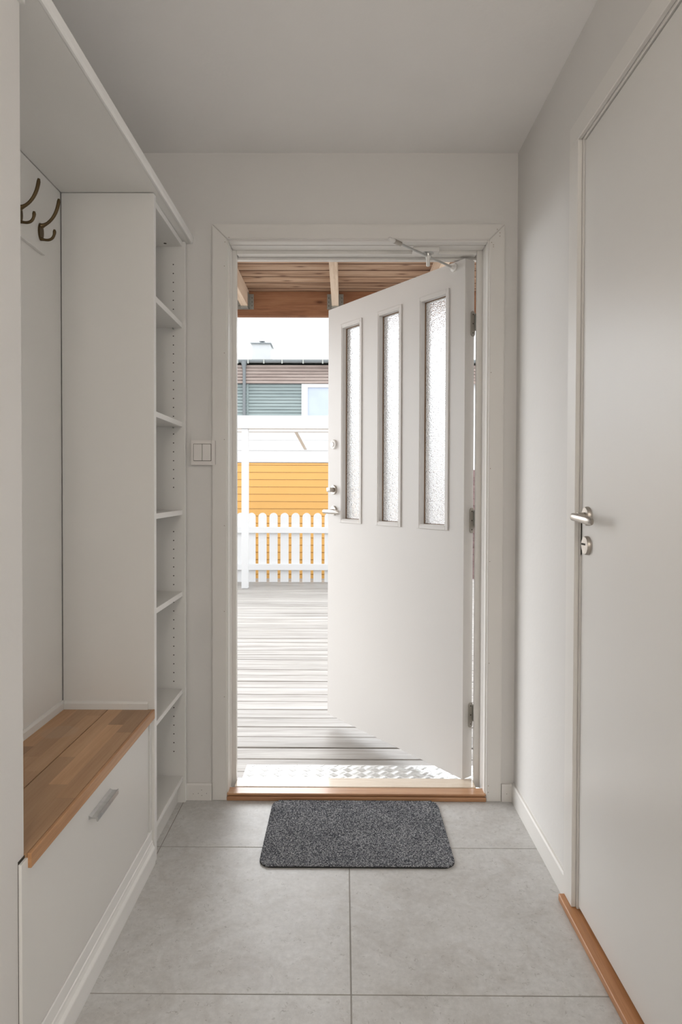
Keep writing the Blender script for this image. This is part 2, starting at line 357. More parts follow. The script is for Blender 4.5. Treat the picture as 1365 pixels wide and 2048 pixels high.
# skirting boards
def skirt_profile(d, h): return [(0, 0), (d, 0), (d, h - 0.006), (d - 0.003, h), (0, h)]
bm = bmesh.new(); prism(bm, [(0.640 - u, v) for u, v in skirt_profile(0.0095, 0.071)], 1, -0.574, 0.0)
b = struct('baseboard_right', bm, 'trim', 'white skirting board at the foot of the right wall', 'baseboard')
bm = bmesh.new(); prism(bm, [(WALL_Y - u, v) for u, v in skirt_profile(0.012, 0.064)], 0, 0.5925, 0.631)
b1 = struct('baseboard_back', bm, 'trim', 'short white skirting piece right of the front door casing', 'baseboard')
bm = bmesh.new(); prism(bm, [(WALL_Y - u, v) for u, v in skirt_profile(0.012, 0.062)], 0, -0.589, -0.493)
b2 = struct('baseboard_back', bm, 'trim', 'short white skirting piece between the bookcase and the door casing', 'baseboard')
bm = bmesh.new()
for x, z in ((-0.562, 0.024), (-0.543, 0.026), (-0.531, 0.039), (-0.530, 0.018), (-0.512, 0.026)):
    lathe(bm, (x, 0.0005, z), (0, -1, 0), [(0, 0.0012), (0.0008, 0.0012)], 8)
obj('nail_head', bm, 'dark', b2, kind='stuff')
bm = bmesh.new(); lathe(bm, (0.612, 0.0005, 0.030), (0, -1, 0), [(0, 0.0012), (0.0008, 0.0012)], 8); obj('nail_head', bm, 'dark', b1)

# ------------------------------------------------------------------ front door: casing, frame, sill, leaf
D1 = thing('door_1', (0.05, 0.06, 0.0), 'open front door with white leaf, frame, casing and oak sill', 'door', kind='structure')
XL, XR, ZT = -0.4367, 0.5353, 2.0903           # casing inner edges
OL, OR_, OT = -0.4918, 0.5909, 2.1453
def casing(name, pts, parent, mat='trim'):
    bm = bmesh.new(); A = [bm.verts.new((x, WALL_Y, z)) for x, z in pts]; B = [bm.verts.new((x, 0.0, z)) for x, z in pts]; n = len(pts)
    for i in range(n): bm.faces.new((A[i], A[(i + 1) % n], B[(i + 1) % n], B[i]))
    bm.faces.new(A[::-1]); f = bm.faces.new(B)
    bmesh.ops.recalc_face_normals(bm, faces=bm.faces[:])
    bmesh.ops.bevel(bm, geom=[e for e in bm.edges if all(abs(v.co.y) < 1e-6 for v in e.verts)], offset=0.0025, segments=2, affect='EDGES')
    return obj(name, bm, mat, parent)
g = 0.0004
cl = casing('casing', [(OL, 0), (XL, 0), (XL, ZT - g), (OL, OT - g)], D1)
cr = casing('casing', [(XR, 0), (OR_, 0), (OR_, OT - g), (XR, ZT - g)], D1)
ch = casing('casing', [(XL + g, ZT), (XR - g, ZT), (OR_ - g, OT), (OL + g, OT)], D1)
bm = bmesh.new()
def dot(bm, x, z, y=0.0, r=0.0014): lathe(bm, (x, y + 0.0004, z), (0, -1, 0), [(0, r), (0.0009, r)], 8)
for z in (1.94, 1.62, 1.30, 0.98, 0.66, 0.34): dot(bm, XL - 0.009, z + 0.05)
dot(bm, XL - 0.006, ZT - 0.012); obj('nail_head', bm, 'gasket', D1, kind='stuff')
bm = bmesh.new()
for z in (1.60, 1.245, 0.90, 0.52, 0.060, 0.036): dot(bm, XR + 0.007, z)
for x, z in ((0.548, 2.062), (0.548, 2.069), (0.541, 2.078), (0.5715, 2.101), (0.5715, 2.113), (0.562, 2.126)): dot(bm, x, z)
obj('nail_head', bm, 'gasket', D1, kind='stuff')
bm = bmesh.new(); dot(bm, 0.163, 2.0945); dot(bm, XL + 0.008, 2.0955); obj('nail_head', bm, 'gasket', D1, kind='stuff')
# jambs: front face, grooved reveal, stop
def jamb(sx, xr, xs, xo):
    """sx=-1 left, +1 right; xr reveal x, xs stop x, xo outer x"""
    bm = bmesh.new()
    def b(xa, y0, y1, bev=0.0012): bx(bm, min(xa, xo), max(xa, xo), y0, y1, 0.006 if y0 > 0.05 else 0.018, 2.112, bev)
    b(xr, 0.0125, 0.045, 0.002); b(xr + sx * 0.012, 0.045, 0.052, 0); b(xr, 0.052, 0.103, 0.002)
    b(xs, 0.103, 0.121, 0.001)
    b(xs + sx * (0.004 if sx < 0 else 0.022), 0.121, 0.150, 0)
    return obj('jamb', bm, 'trim', D1)
jamb(-1, -0.4330, -0.4175, -0.461); jamb(1, 0.5300, 0.5085, 0.559)
bm = bmesh.new()
zh, zs = 2.0845, 2.0720
bx(bm, -0.4325, 0.5295, 0.0125, 0.045, zh, 2.111, 0.0012); bx(bm, -0.4325, 0.5295, 0.045, 0.052, zh + 0.012, 2.111)
bx(bm, -0.4325, 0.5295, 0.052, 0.103, zh, 2.111, 0.002); bx(bm, -0.417, 0.508, 0.103, 0.121, zs, 2.111, 0.001)
bx(bm, -0.417, 0.508, 0.121, 0.150, zs + 0.004, 2.111)
obj('head_jamb', bm, 'trim', D1)
obj('drip_board', box(-0.4600, 0.5600, 0.152, 0.176, 2.066, 2.16, bev=0.002), 'trim', D1)
# sill
sill = obj('sill', box(-0.4362, 0.5345, 0.0015, 0.054, 0.0185, 0.0262, bev=0.002, seg=2), 'oak', D1)
obj('sill_lip', box(-0.4362, 0.5345, -0.004, 0.010, 0.0005, 0.0155, bev=0.002, seg=2), 'oak', sill)
obj('shadow_groove', box(-0.432, 0.530, 0.006, 0.05, 0.0155, 0.0185), 'header', sill)
obj('weather_sill', box(-0.4172, 0.5080, 0.0545, 0.130, 0.0100, 0.0285, bev=0.0015), 'oakpale', D1, label='pale outer half of the door sill')  # paler, glossier wood than the inner half
# leaf, in its own frame: x from the hinge edge, y towards the hall, z up
HX, HY, ZB, ZL = 0.467, 0.120, 0.030, 2.062
ang = math.atan2(0.803, -0.595)
bm = bmesh.new()
GL = [(0.083, 0.263), (0.366, 0.538), (0.645, 0.817)]; G0, G1 = 1.003, 1.968; ins = 0.013; TH = 0.052; LW = 0.920
xs = [0.0] + [v for a, b in GL for v in (a + ins, b - ins)] + [LW]; zs_ = [ZB, G0 + ins, G1 - ins, ZL]
grid = {}
for yi, y in enumerate((0.0, -TH)):
    for i, x in enumerate(xs):
        for k, z in enumerate(zs_): grid[yi, i, k] = bm.verts.new((x, y, z))
def hole(i, k): return k == 1 and i in (1, 3, 5)
for i in range(len(xs) - 1):
    for k in range(3):
        if not hole(i, k):
            for yi in (0, 1):
                q = [grid[yi, i, k], grid[yi, i + 1, k], grid[yi, i + 1, k + 1], grid[yi, i, k + 1]]
                bm.faces.new(q if yi else q[::-1])
        else:
            for (a, b) in (((i, k), (i + 1, k)), ((i + 1, k), (i + 1, k + 1)), ((i + 1, k + 1), (i, k + 1)), ((i, k + 1), (i, k))):
                bm.faces.new((grid[0, a[0], a[1]], grid[0, b[0], b[1]], grid[1, b[0], b[1]], grid[1, a[0], a[1]]))
nx = len(xs) - 1
for i in range(nx):
    bm.faces.new((grid[0, i, 0], grid[0, i + 1, 0], grid[1, i + 1, 0], grid[1, i, 0])); bm.faces.new((grid[0, i, 3], grid[0, i + 1, 3], grid[1, i + 1, 3], grid[1, i, 3]))
for k in range(3):
    bm.faces.new((grid[0, 0, k], grid[0, 0, k + 1], grid[1, 0, k + 1], grid[1, 0, k])); bm.faces.new((grid[0, nx, k], grid[0, nx, k + 1], grid[1, nx, k + 1], grid[1, nx, k]))
bmesh.ops.recalc_face_normals(bm, faces=bm.faces[:])
leaf = obj('leaf', bm, 'door', D1, centre=False)
leaf.location = Vector((HX, HY, 0)) - D1.location; leaf.rotation_euler = (0, 0, ang)
WO[leaf.name] = Vector((0, 0, 0))
def ring(bm, a, b, c, d, w, y0, y1, bev=0.0012):
    bx(bm, a, a + w, y0, y1, c, d, bev); bx(bm, b - w, b, y0, y1, c, d, bev)
    bx(bm, a + w, b - w, y0, y1, c, c + w, bev); bx(bm, a + w, b - w, y0, y1, d - w, d, bev)
for a, b in GL:
    bm = bmesh.new()
    ring(bm, a, b, G0, G1, 0.014, -0.0002, 0.0055); ring(bm, a + 0.0125, b - 0.0125, G0 + 0.0125, G1 - 0.0125, 0.0065, -0.022, 0.0035)
    obj('glazing_bead', bm, 'door', leaf)
    bm = bmesh.new()
    ring(bm, a, b, G0, G1, 0.014, -TH - 0.0055, -TH + 0.0002); ring(bm, a + 0.0125, b - 0.0125, G0 + 0.0125, G1 - 0.0125, 0.0065, -TH, -0.030)
    obj('glazing_bead', bm, 'door', leaf)
    bm = bmesh.new(); ring(bm, a + 0.0185, b - 0.0185, G0 + 0.0185, G1 - 0.0185, 0.0030, -0.0238, -0.0195, 0)
    obj('glazing_seal', bm, 'gasket', leaf, label='thin brown glazing seal')
    obj('glass_pane', box(a + 0.0135, b - 0.0135, -0.0285, -0.0240, G0 + 0.0135, G1 - 0.0135), 'glass', leaf)
# leaf ironmongery
def rose(parent, c, ax, r, h, mat='steel', name='rose'):
    bm = bmesh.new(); lathe(bm, c, ax, [(-0.0002, r), (h - 0.002, r), (h, r - 0.002), (h, 0.002)], 36)
    return obj(name, bm, mat, parent, smooth=True)
Y1 = Vector((0, 1, 0))
cyl = rose(leaf, (0.868, 0, 1.388), Y1, 0.0235, 0.010, 'whitepl', 'lock_cover'); cyl['label'] = 'round white lock cover'
bm = bmesh.new(); lathe(bm, (0.868, 0.010, 1.388), Y1, [(0, 0.012), (0.003, 0.0105)], 24); bx(bm, 0.8665, 0.8695, 0.012, 0.0138, 1.380, 1.396)
obj('lock_cylinder', bm, 'steel', leaf, smooth=True)
rose(leaf, (0.866, 0, 1.163), Y1, 0.0235, 0.009)
bm = bmesh.new(); lathe(bm, (0.866, 0.008, 1.163), Y1, [(0, 0.012), (0.012, 0.011)], 24)
bx(bm, 0.850, 0.882, 0.018, 0.038, 1.152, 1.174, 0.003, 2); obj('thumb_turn', bm, 'steel', leaf, smooth=True)
rose(leaf, (0.865, 0, 1.060), Y1, 0.0235, 0.009)
bm = bmesh.new(); tube(bm, [(0.865, 0.006, 1.058), (0.865, 0.05, 1.056)], 0.009, 16)
tube(bm, [(0.885, 0.052, 1.056), (0.88, 0.053, 1.056), (0.76, 0.053, 1.054), (0.752, 0.052, 1.054)], [0.008, 0.010, 0.010, 0.0085], 18)
obj('lever_handle', bm, 'steel', leaf, smooth=True)
for z in (1.816, 1.045, 0.276):
    bm = bmesh.new()
    prism(bm, [(-0.043 + 0.012 * math.cos(a), z - 0.038 + 0.012 * math.sin(a)) for a in [math.pi + i * math.pi / 8 for i in range(9)]] +
              [(-0.043 + 0.012 * math.cos(a) + 0.0, z + 0.038 + 0.012 * math.sin(a)) for a in [i * math.pi / 8 for i in range(9)]], 0, -0.0028, 0.0)
    hp = obj('hinge', bm, 'hinge', leaf)
    bm = bmesh.new()
    for zz in (z + 0.036, z, z - 0.036): lathe(bm, (-0.0026, -0.043, zz), (-1, 0, 0), [(0, 0.0028), (0.0006, 0.0026)], 10)
    obj('screw', bm, 'dark', hp, kind='stuff')
    bm = bmesh.new(); tube(bm, [(-0.008, -0.060, z - 0.026), (-0.008, -0.060, z + 0.040)], 0.0075, 14); bx(bm, -0.010, 0.0, -0.060, -0.050, z - 0.02, z + 0.036)
    obj('hinge_knuckle', bm, 'galv', leaf)

# door stay hung between frame head and leaf
dirx, diry = Vector((-0.595, 0.803, 0)), Vector((-0.803, -0.595, 0))
pA = Vector((HX, HY, 2.042)) + dirx * 0.060 + diry * 0.014       # fixing on the leaf
stay = thing('door_stay', (0.33, 0.085, 2.03), 'slim white and steel door stay rod clamped below the head of the front door frame', 'door stay')
bm = bmesh.new(); bx(bm, 0.258, 0.358, 0.060, 0.103, 2.068, 2.0845, 0.002); obj('bracket', bm, 'whitepl', stay)
pB = Vector((0.165, -0.030, 2.078))
bm = bmesh.new(); tube(bm, [pB, pA], 0.0042, 12); obj('rod', bm, 'alu', stay, smooth=True)
d = (pA - pB).normalized()
bm = bmesh.new(); tube(bm, [pB + d * 0.02, pB + d * 0.052], 0.0085, 16); obj('collar', bm, 'steel', stay, smooth=True)
bm = bmesh.new(); tube(bm, [pB - d * 0.008, pB - d * 0.004, pB + d * 0.02], [0.004, 0.0075, 0.0075], 16); obj('end_cap', bm, 'whitepl', stay, smooth=True)
pc = pB + d * (pA - pB).length * 0.60
bm = bmesh.new(); lathe(bm, (pc.x, pc.y, pc.z + 0.012), (0, 0, -1), [(0, 0.010), (0.016, 0.010), (0.024, 0.007), (0.046, 0.0075), (0.050, 0.005)], 16)
obj('clamp_screw', bm, 'whitepl', stay, smooth=True)
bm = bmesh.new(); lathe(bm, (pc.x, pc.y, 2.0695), (0, 0, -1), [(0, 0.022), (0.003, 0.022), (0.005, 0.012), (0.012, 0.011)], 24); obj('pivot_disc', bm, 'alu', stay, smooth=True)
bm = bmesh.new(); q = pA
lathe(bm, q - diry * 0.0135, diry, [(0, 0.016), (0.004, 0.016), (0.006, 0.008), (0.018, 0.007)], 20); obj('leaf_fixing', bm, 'whitepl', stay, smooth=True)

# ------------------------------------------------------------------ light switch
sw = thing('light_switch', (-0.5235, 0.0, 1.300), 'white double rocker light switch overlapping the left door casing', 'light switch')
bm = bmesh.new(); prism(bm, [(-0.568, 1.255), (-0.492, 1.255), (-0.492, 1.346), (-0.568, 1.346)], 1, -0.008, 0.012)
bx(bm, -0.4918, -0.479, -0.008, -0.001, 1.255, 1.346)
bmesh.ops.bevel(bm, geom=[e for e in bm.edges if all(v.co.y < -0.007 for v in e.verts)], offset=0.0015, segments=2, affect='EDGES')
obj('cover_frame', bm, 'switch', sw)
obj('recess', box(-0.5585, -0.4930, -0.0086, -0.006, 1.2695, 1.3335), 'recess', sw)
for x0, x1 in ((-0.5570, -0.5265), (-0.5250, -0.4945)): obj('rocker', box(x0, x1, -0.0125, -0.008, 1.2715, 1.3315, bev=0.0012), 'switch', sw)
obj('shadow_gap', box(-0.4788, -0.4780, -0.0012, -0.0002, 1.257, 1.345), 'recess', sw)

# ------------------------------------------------------------------ inner door on the right
D2 = thing('door_2', (0.645, -1.11, 0), 'closed flat white inner door in the right wall', 'door', kind='structure')
ZC2 = 2.1130
bm = bmesh.new(); bx(bm, 0.6280, 0.6400, -0.6435, -0.5780, 0.021, ZC2, 0.0012); obj('casing', bm, 'trim', D2)
bm = bmesh.new(); bx(bm, 0.6280, 0.6400, -1.640, -1.582, 0.021, ZC2, 0.0015); obj('casing', bm, 'trim', D2)
bm = bmesh.new(); bx(bm, 0.6280, 0.6400, -1.640, -0.578, ZC2 + 0.0004, ZC2 + 0.058, 0.0015); obj('casing', bm, 'trim', D2)
bm = bmesh.new(); bx(bm, 0.6402, 0.700, -0.6520, -0.6345, 0.021, 2.118, 0.0008); obj('jamb', bm, 'trim', D2)
bm = bmesh.new(); bx(bm, 0.6402, 0.700, -1.582, -1.567, 0.021, 2.118, 0.001); obj('jamb', bm, 'trim', D2)
bm = bmesh.new(); bx(bm, 0.6402, 0.700, -1.567, -0.652, 2.1065, 2.118, 0.001); obj('head_jamb', bm, 'trim', D2)
lf = obj('leaf', box(0.6435, 0.6835, -1.5655, -0.6550, 0.0300, 2.1030, bev=0.0015), 'rdoor', D2)
WO[lf.name] = Vector(lf.location) + D2.location
obj('strike_plate', box(0.6418, 0.660, -0.6548, -0.6522, 0.992, 1.088), 'dark', D2, label='dark strike plate in the door gap')
obj('sill', box(0.6130, 0.6990, -1.640, -0.5800, 0.0005, 0.0200, bev=0.003, seg=3), 'oaky', D2, label='oak threshold strip')
X1 = Vector((-1, 0, 0))
bm = bmesh.new(); lathe(bm, (0.6437, -0.700, 1.0985), X1, [(0, 0.025), (0.006, 0.025), (0.010, 0.0225), (0.010, 0.002)], 40); obj('rose', bm, 'steel', lf, smooth=True)
bm = bmesh.new(); tube(bm, [(0.636, -0.700, 1.0985), (0.615, -0.700, 1.0985)], 0.010, 18)
P = bez((0.625, -0.698, 1.097), (0.597, -0.690, 1.097), (0.5955, -0.712, 1.097), (0.597, -0.735, 1.096), 10) + [(0.600, -0.765, 1.094), (0.6035, -0.795, 1.092), (0.606, -0.812, 1.090), (0.608, -0.820, 1.0895)]
rr = [0.0085] * 3 + [0.0095] * 8 + [0.0100, 0.0105, 0.0105, 0.008]
tube(bm, P, rr, 20, flat=((1, 0, 0), 0.62)); obj('lever_handle', bm, 'steel', lf, smooth=True)
bm = bmesh.new(); lathe(bm, (0.6437, -0.700, 1.0210), X1, [(0, 0.025), (0.006, 0.025), (0.010, 0.0225), (0.010, 0.002)], 40)
kr = obj('lock_rose', bm, 'steel', lf, smooth=True)
obj('coin_slot', box(0.6330, 0.6340, -0.7065, -0.6805, 1.0215, 1.0265), 'dark', kr)

# ------------------------------------------------------------------ bookcase
XF, XB, YG = -0.588, -0.874, -0.408
bc = thing('open_bookcase', (-0.73, -0.20, 0), 'tall narrow white open bookcase between the bench and the end wall', 'bookcase')
obj('side_panel', box(XB + 0.002, XF, YG, YG + 0.022, 0.0, 2.0740, bev=0.0006), 'cab', bc)
obj('side_panel', box(XB + 0.002, XF, -0.0175, 0.0, 0.0, 2.0740, bev=0.0006), 'cab', bc)
obj('lit_edge_band', box(XF, XF + 0.0008, YG + 0.0005, YG + 0.0215, 0.001, 2.073), 'edge', bc)
obj('lit_edge_band', box(XF, XF + 0.0008, -0.0170, -0.0005, 0.001, 2.073), 'edge', bc)
obj('back_panel', box(XB, XB + 0.006, YG + 0.022, -0.0175, 0.05, 2.0735), 'cab', bc)
SH = [(2.0545, 2.0740), (1.757, 1.776), (1.3945, 1.4125), (1.0705, 1.0885), (0.7690, 0.7870), (0.4085, 0.4245), (0.0815, 0.0995)]
for i, (a, b) in enumerate(SH):
    s = obj('shelf', box(XB + 0.006, -0.598, YG + 0.0225, -0.0180, a, b, bev=0.0006), 'cab', bc)
    obj('lit_edge_band', box(-0.598, -0.5972, YG + 0.0230, -0.0185, a + 0.0006, b - 0.0006), 'edge', s)
    if 0 < i < 6:
        bm = bmesh.new(); tube(bm, [(-0.630, -0.0180, a - 0.003), (-0.630, -0.026, a - 0.003)], 0.0026, 10); obj('shelf_pin', bm, 'galv', bc)
bm = bmesh.new(); lathe(bm, (-0.651, -0.050, 2.0547), (0, 0, -1), [(0, 0.0055), (0.0006, 0.0055)], 16); obj('cam_fitting', bm, 'dark', bc)
obj('plinth', box(-0.632, -0.6165, YG + 0.0225, -0.0180, 0.0, 0.0810), 'cab', bc)
bm = bmesh.new(); z = 1.9895
blocks = []
while z > 0.17:
    if not any(a - 0.012 < z < b + 0.006 for a, b in SH) and not (1.02 < z < 1.15): blocks.append(z)
    z -= 0.0327
for z in blocks:
    lathe(bm, (-0.630, -0.0174, z), (0, -1, 0), [(0, 0.0023), (0.0003, 0.0023)], 8)
obj('peg_hole', bm, 'dark', bc, kind='stuff')

# canopy with cornice
cn = thing('coat_canopy', (-0.72, -0.6, 2.075), 'white overhead shelf with cornice above the bench and bookcase', 'shelf')
obj('board', box(XB + 0.001, -0.572, -1.2065, 0.0110, 2.0755, 2.094), 'cab', cn)
bm = bmesh.new(); prism(bm, [(-0.5725, 2.0755), (-0.5665, 2.0755), (-0.5655, 2.0775), (-0.5670, 2.0800), (-0.5640, 2.0840), (-0.5625, 2.0900), (-0.5610, 2.0985), (-0.5620, 2.1000), (-0.5725, 2.1000)], 1, -1.206, 0.0110)
obj('cornice', bm, 'edge', cn)
obj('end_block', box(-0.5995, -0.590, -1.221, -1.2068, 2.058, 2.13), 'cab', cn)

# coat rail and hooks
cr_ = tag(obj('coat_rail', box(XB, -0.863, -1.2072, -0.533, 1.838, 1.925, bev=0.001), 'cab'), 'white wooden board on the alcove wall carrying the coat hooks', 'coat rail')
def hook(y, label):
    t_ = thing('coat_hook', (-0.863, y, 1.869), label, 'coat hook', 'brass coat hooks on the alcove wall')
    x0 = -0.863
    bm = bmesh.new(); n = 20; lo, hi = [], []
    for k in range(n):
        a = 2 * math.pi * k / n; yy = y + 0.0150 * math.cos(a); zz = 1.893 + 0.0245 * math.sin(a)
        lo.append((yy, zz))
    prism(bm, lo, 0, x0, x0 + 0.0045); bmesh.ops.bevel(bm, geom=[e for e in bm.edges if all(v.co.x > x0 + 0.004 for v in e.verts)], offset=0.0018, segments=2, affect='EDGES')
    obj('back_plate', bm, 'brass', t_, smooth=True)
    bm = bmesh.new()
    P = bez((x0 + 0.001, y, 1.909), (x0 + 0.030, y, 1.915), (x0 + 0.050, y, 1.945), (x0 + 0.0535, y, 1.985), 16)
    tube(bm, P, [0.0085, 0.0062, 0.0048, 0.0042, 0.004, 0.004, 0.004, 0.004, 0.0041, 0.0042, 0.0043, 0.0044, 0.0045, 0.0046, 0.0047, 0.0047, 0.0032], 14, flat=((0, 1, 0), 1.25))
    obj('upper_prong', bm, 'brass', t_, smooth=True)
    bm = bmesh.new()
    P = bez((x0 + 0.001, y, 1.874), (x0 + 0.022, y, 1.866), (x0 + 0.042, y, 1.868), (x0 + 0.0405, y, 1.899), 16)
    tube(bm, P, [0.006, 0.0048, 0.0040] + [0.0036] * 11 + [0.0042, 0.0046, 0.003], 14, flat=((0, 1, 0), 1.25))
    obj('lower_prong', bm, 'brass', t_, smooth=True)
hook(-0.687, 'antique brass double coat hook nearer the viewer, partly behind the wall corner')
hook(-0.566, 'antique brass double coat hook nearer the tall bookcase side panel')

# ------------------------------------------------------------------ bench
be = thing('storage_bench', (-0.73, -0.81, 0), 'white built-in storage bench with an oiled wooden seat in the left alcove', 'bench')
ZS = 0.482
def staves(x0, x1, n):
    w = (x1 - x0) / n
    for i in range(n):
        y = -1.207 - random.uniform(0, 0.2); cuts = []
        while y < -0.411:
            ln = random.uniform(0.26, 0.48); a = max(y, -1.207); b = min(y + ln, -0.411)
            if b - a > 0.015: obj('stave', box(x0 + i * w + 0.00005, x0 + (i + 1) * w - 0.00005, a + 0.0001, b - 0.0001, ZS - 0.018, ZS + random.uniform(-0.00008, 0.00008)), 'stave', be)
            y += ln
staves(-0.8685, -0.7315, 3); staves(-0.7290, -0.5945, 3)
obj('joint_gap', box(-0.7315, -0.7290, -1.205, -0.412, ZS - 0.018, ZS - 0.013), 'dark', be)
bm = bmesh.new(); bx(bm, -0.5945, -0.5860, -1.207, -0.4085, 0.4535, ZS, 0.0016, 2)
obj('edge_lip', bm, 'lip', be, label='rounded wooden front lip of the seat')
fd = obj('flap_door', box(-0.6080, -0.5975, -1.2030, -0.4520, 0.108, 0.463, bev=0.0008), 'cab', be)
WO[fd.name] = Vector(fd.location) + be.location
ep = bmesh.new(); bx(ep, -0.5990, -0.5925, -1.2310, -1.2035, 0.0, 0.4735, 0.0008)
obj('end_panel', ep, 'cab', be)
obj('gap', box(-0.600, -0.5985, -1.2300, -1.206, 0.0, 0.478), 'dark', be)
obj('filler_strip', box(-0.606, -0.600, -0.4500, -0.4320, 0.06, 0.463), 'cab', be)
obj('filler_strip', box(-0.606, -0.596, -0.4290, -0.4085, 0.06, 0.463), 'cab', be)
obj('carcass_side', box(-0.868, -0.609, -1.204, -1.188, 0.0, 0.463), 'cab', be)
obj('carcass_side', box(-0.868, -0.609, -0.4275, -0.411, 0.0, 0.463), 'cab', be)
obj('carcass_back', box(-0.8738, -0.8688, -1.204, -0.411, 0.0, 0.463), 'cab', be)
# moulded plinth: flat board, cove above, thin upper bead
bm = bmesh.new()
prism(bm, [(-0.608, 0.0), (-0.5845, 0.0), (-0.5845, 0.048), (-0.5855, 0.051), (-0.5900, 0.0575), (-0.5925, 0.066), (-0.5930, 0.0725), (-0.5950, 0.0740), (-0.5950, 0.1040), (-0.5965, 0.1065), (-0.608, 0.1070)], 1, -1.203, -0.4120)
obj('moulded_plinth', bm, 'edge', be, smooth=False)
# bow handle
bm = bmesh.new()
prism(bm, [(-0.5980, 0.400), (-0.5905, 0.3965), (-0.5800, 0.3965), (-0.5770, 0.3990), (-0.5755, 0.3990), (-0.5755, 0.3865), (-0.5780, 0.3865), (-0.5800, 0.3925), (-0.5905, 0.3925), (-0.5980, 0.3900)], 1, -0.905, -0.765)
obj('bar_handle', bm, 'alu', fd, label='short aluminium edge handle')
# mouldings round the seat
bm = bmesh.new(); prism(bm, [(XB + 0.0001, ZS), (XB + 0.0065, ZS), (XB + 0.0065, ZS + 0.020), (XB + 0.003, ZS + 0.027), (XB + 0.0001, ZS + 0.028)], 1, -1.207, YG - 0.0002)
obj('back_moulding', bm, 'cab', be)
bm = bmesh.new(); prism(bm, [(YG - 0.0002, ZS), (YG - 0.0065, ZS), (YG - 0.0065, ZS + 0.018), (YG - 0.003, ZS + 0.024), (YG - 0.0002, ZS + 0.025)], 0, XB + 0.0067, -0.607)
obj('side_moulding', bm, 'cab', be)

# ------------------------------------------------------------------ door mat
mt = thing('door_mat', (0.04, -0.22, 0), 'dark grey ribbed door mat with rounded corners on the tiles at the sill', 'door mat')
MX0, MX1, MY0, MY1 = -0.262, 0.350, -0.432, -0.008
def rr_pts(x0, x1, y0, y1, r, n=8):
    out = []
    for cx, cy, a0 in ((x1 - r, y1 - r, 0), (x0 + r, y1 - r, 90), (x0 + r, y0 + r, 180), (x1 - r, y0 + r, 270)):
        for i in range(n + 1):
            a = math.radians(a0 + 90 * i / n); out.append((cx + r * math.cos(a), cy + r * math.sin(a)))
    return out
bm = bmesh.new(); prism(bm, rr_pts(MX0, MX1, MY0, MY1, 0.042), 2, 0.0005, 0.0040); obj('backing', bm, 'rubber', mt)
bm = bmesh.new(); nr = 54; p = (MY1 - MY0 - 0.003) / nr; R = 0.041
for i in range(nr):
    yc = MY0 + 0.0015 + (i + 0.5) * p
    dd = min(yc - MY0, MY1 - yc); cut = 0 if dd >= R else R - math.sqrt(max(0, R * R - (R - dd) ** 2))
    xa, xb = MX0 + 0.001 + cut + random.uniform(0, 0.001), MX1 - 0.001 - cut - random.uniform(0, 0.001)
    h = 0.0086; prof = [(-0.44, 0.0036), (-0.30, h * 0.9), (0, h), (0.30, h * 0.9), (0.44, 0.0036)]
    N = 40; prev = None
    for k in range(N + 1):
        x = xa + (xb - xa) * k / N; jz = random.uniform(-0.0004, 0.0004); jy = random.uniform(-0.0003, 0.0003)
        ringv = [bm.verts.new((x, yc + q_ * p + jy, z_ + (jz if z_ > 0.005 else 0))) for q_, z_ in prof]
        if prev:
            for j in range(4): bm.faces.new((prev[j], ringv[j], ringv[j + 1], prev[j + 1]))
        else: bm.faces.new(ringv)
        prev = ringv
    bm.faces.new(prev[::-1])
bmesh.ops.recalc_face_normals(bm, faces=bm.faces[:])
obj('ribbed_pile', bm, 'mat', mt, kind='stuff', smooth=True)

# globe added behind the viewer as fill light, hung from the ceiling
cl_ = thing('fill_light', (0.0, -3.35, 2.06), 'round glowing globe added unseen behind the viewer to light the hall', 'fill light')
bm = bmesh.new(); lathe(bm, (0, -3.35, 2.4100), (0, 0, -1), [(0, 0.05), (0.02, 0.05), (0.03, 0.01), (0.20, 0.004), (0.22, 0.03), (0.235, 0.03)], 24); obj('fill_fitting', bm, 'whitepl', cl_, smooth=True)
t = NT('fill_globe_glow'); em = FILL_GLOW; t.b.inputs['Emission Color'].default_value = (1.0, 0.93, 0.84, 1); t.b.inputs['Emission Strength'].default_value = em
bm = bmesh.new(); bmesh.ops.create_uvsphere(bm, u_segments=24, v_segments=14, radius=0.12); bmesh.ops.translate(bm, verts=bm.verts[:], vec=(0, -3.35, 2.055)); obj('fill_globe', bm, t.m, cl_, smooth=True)

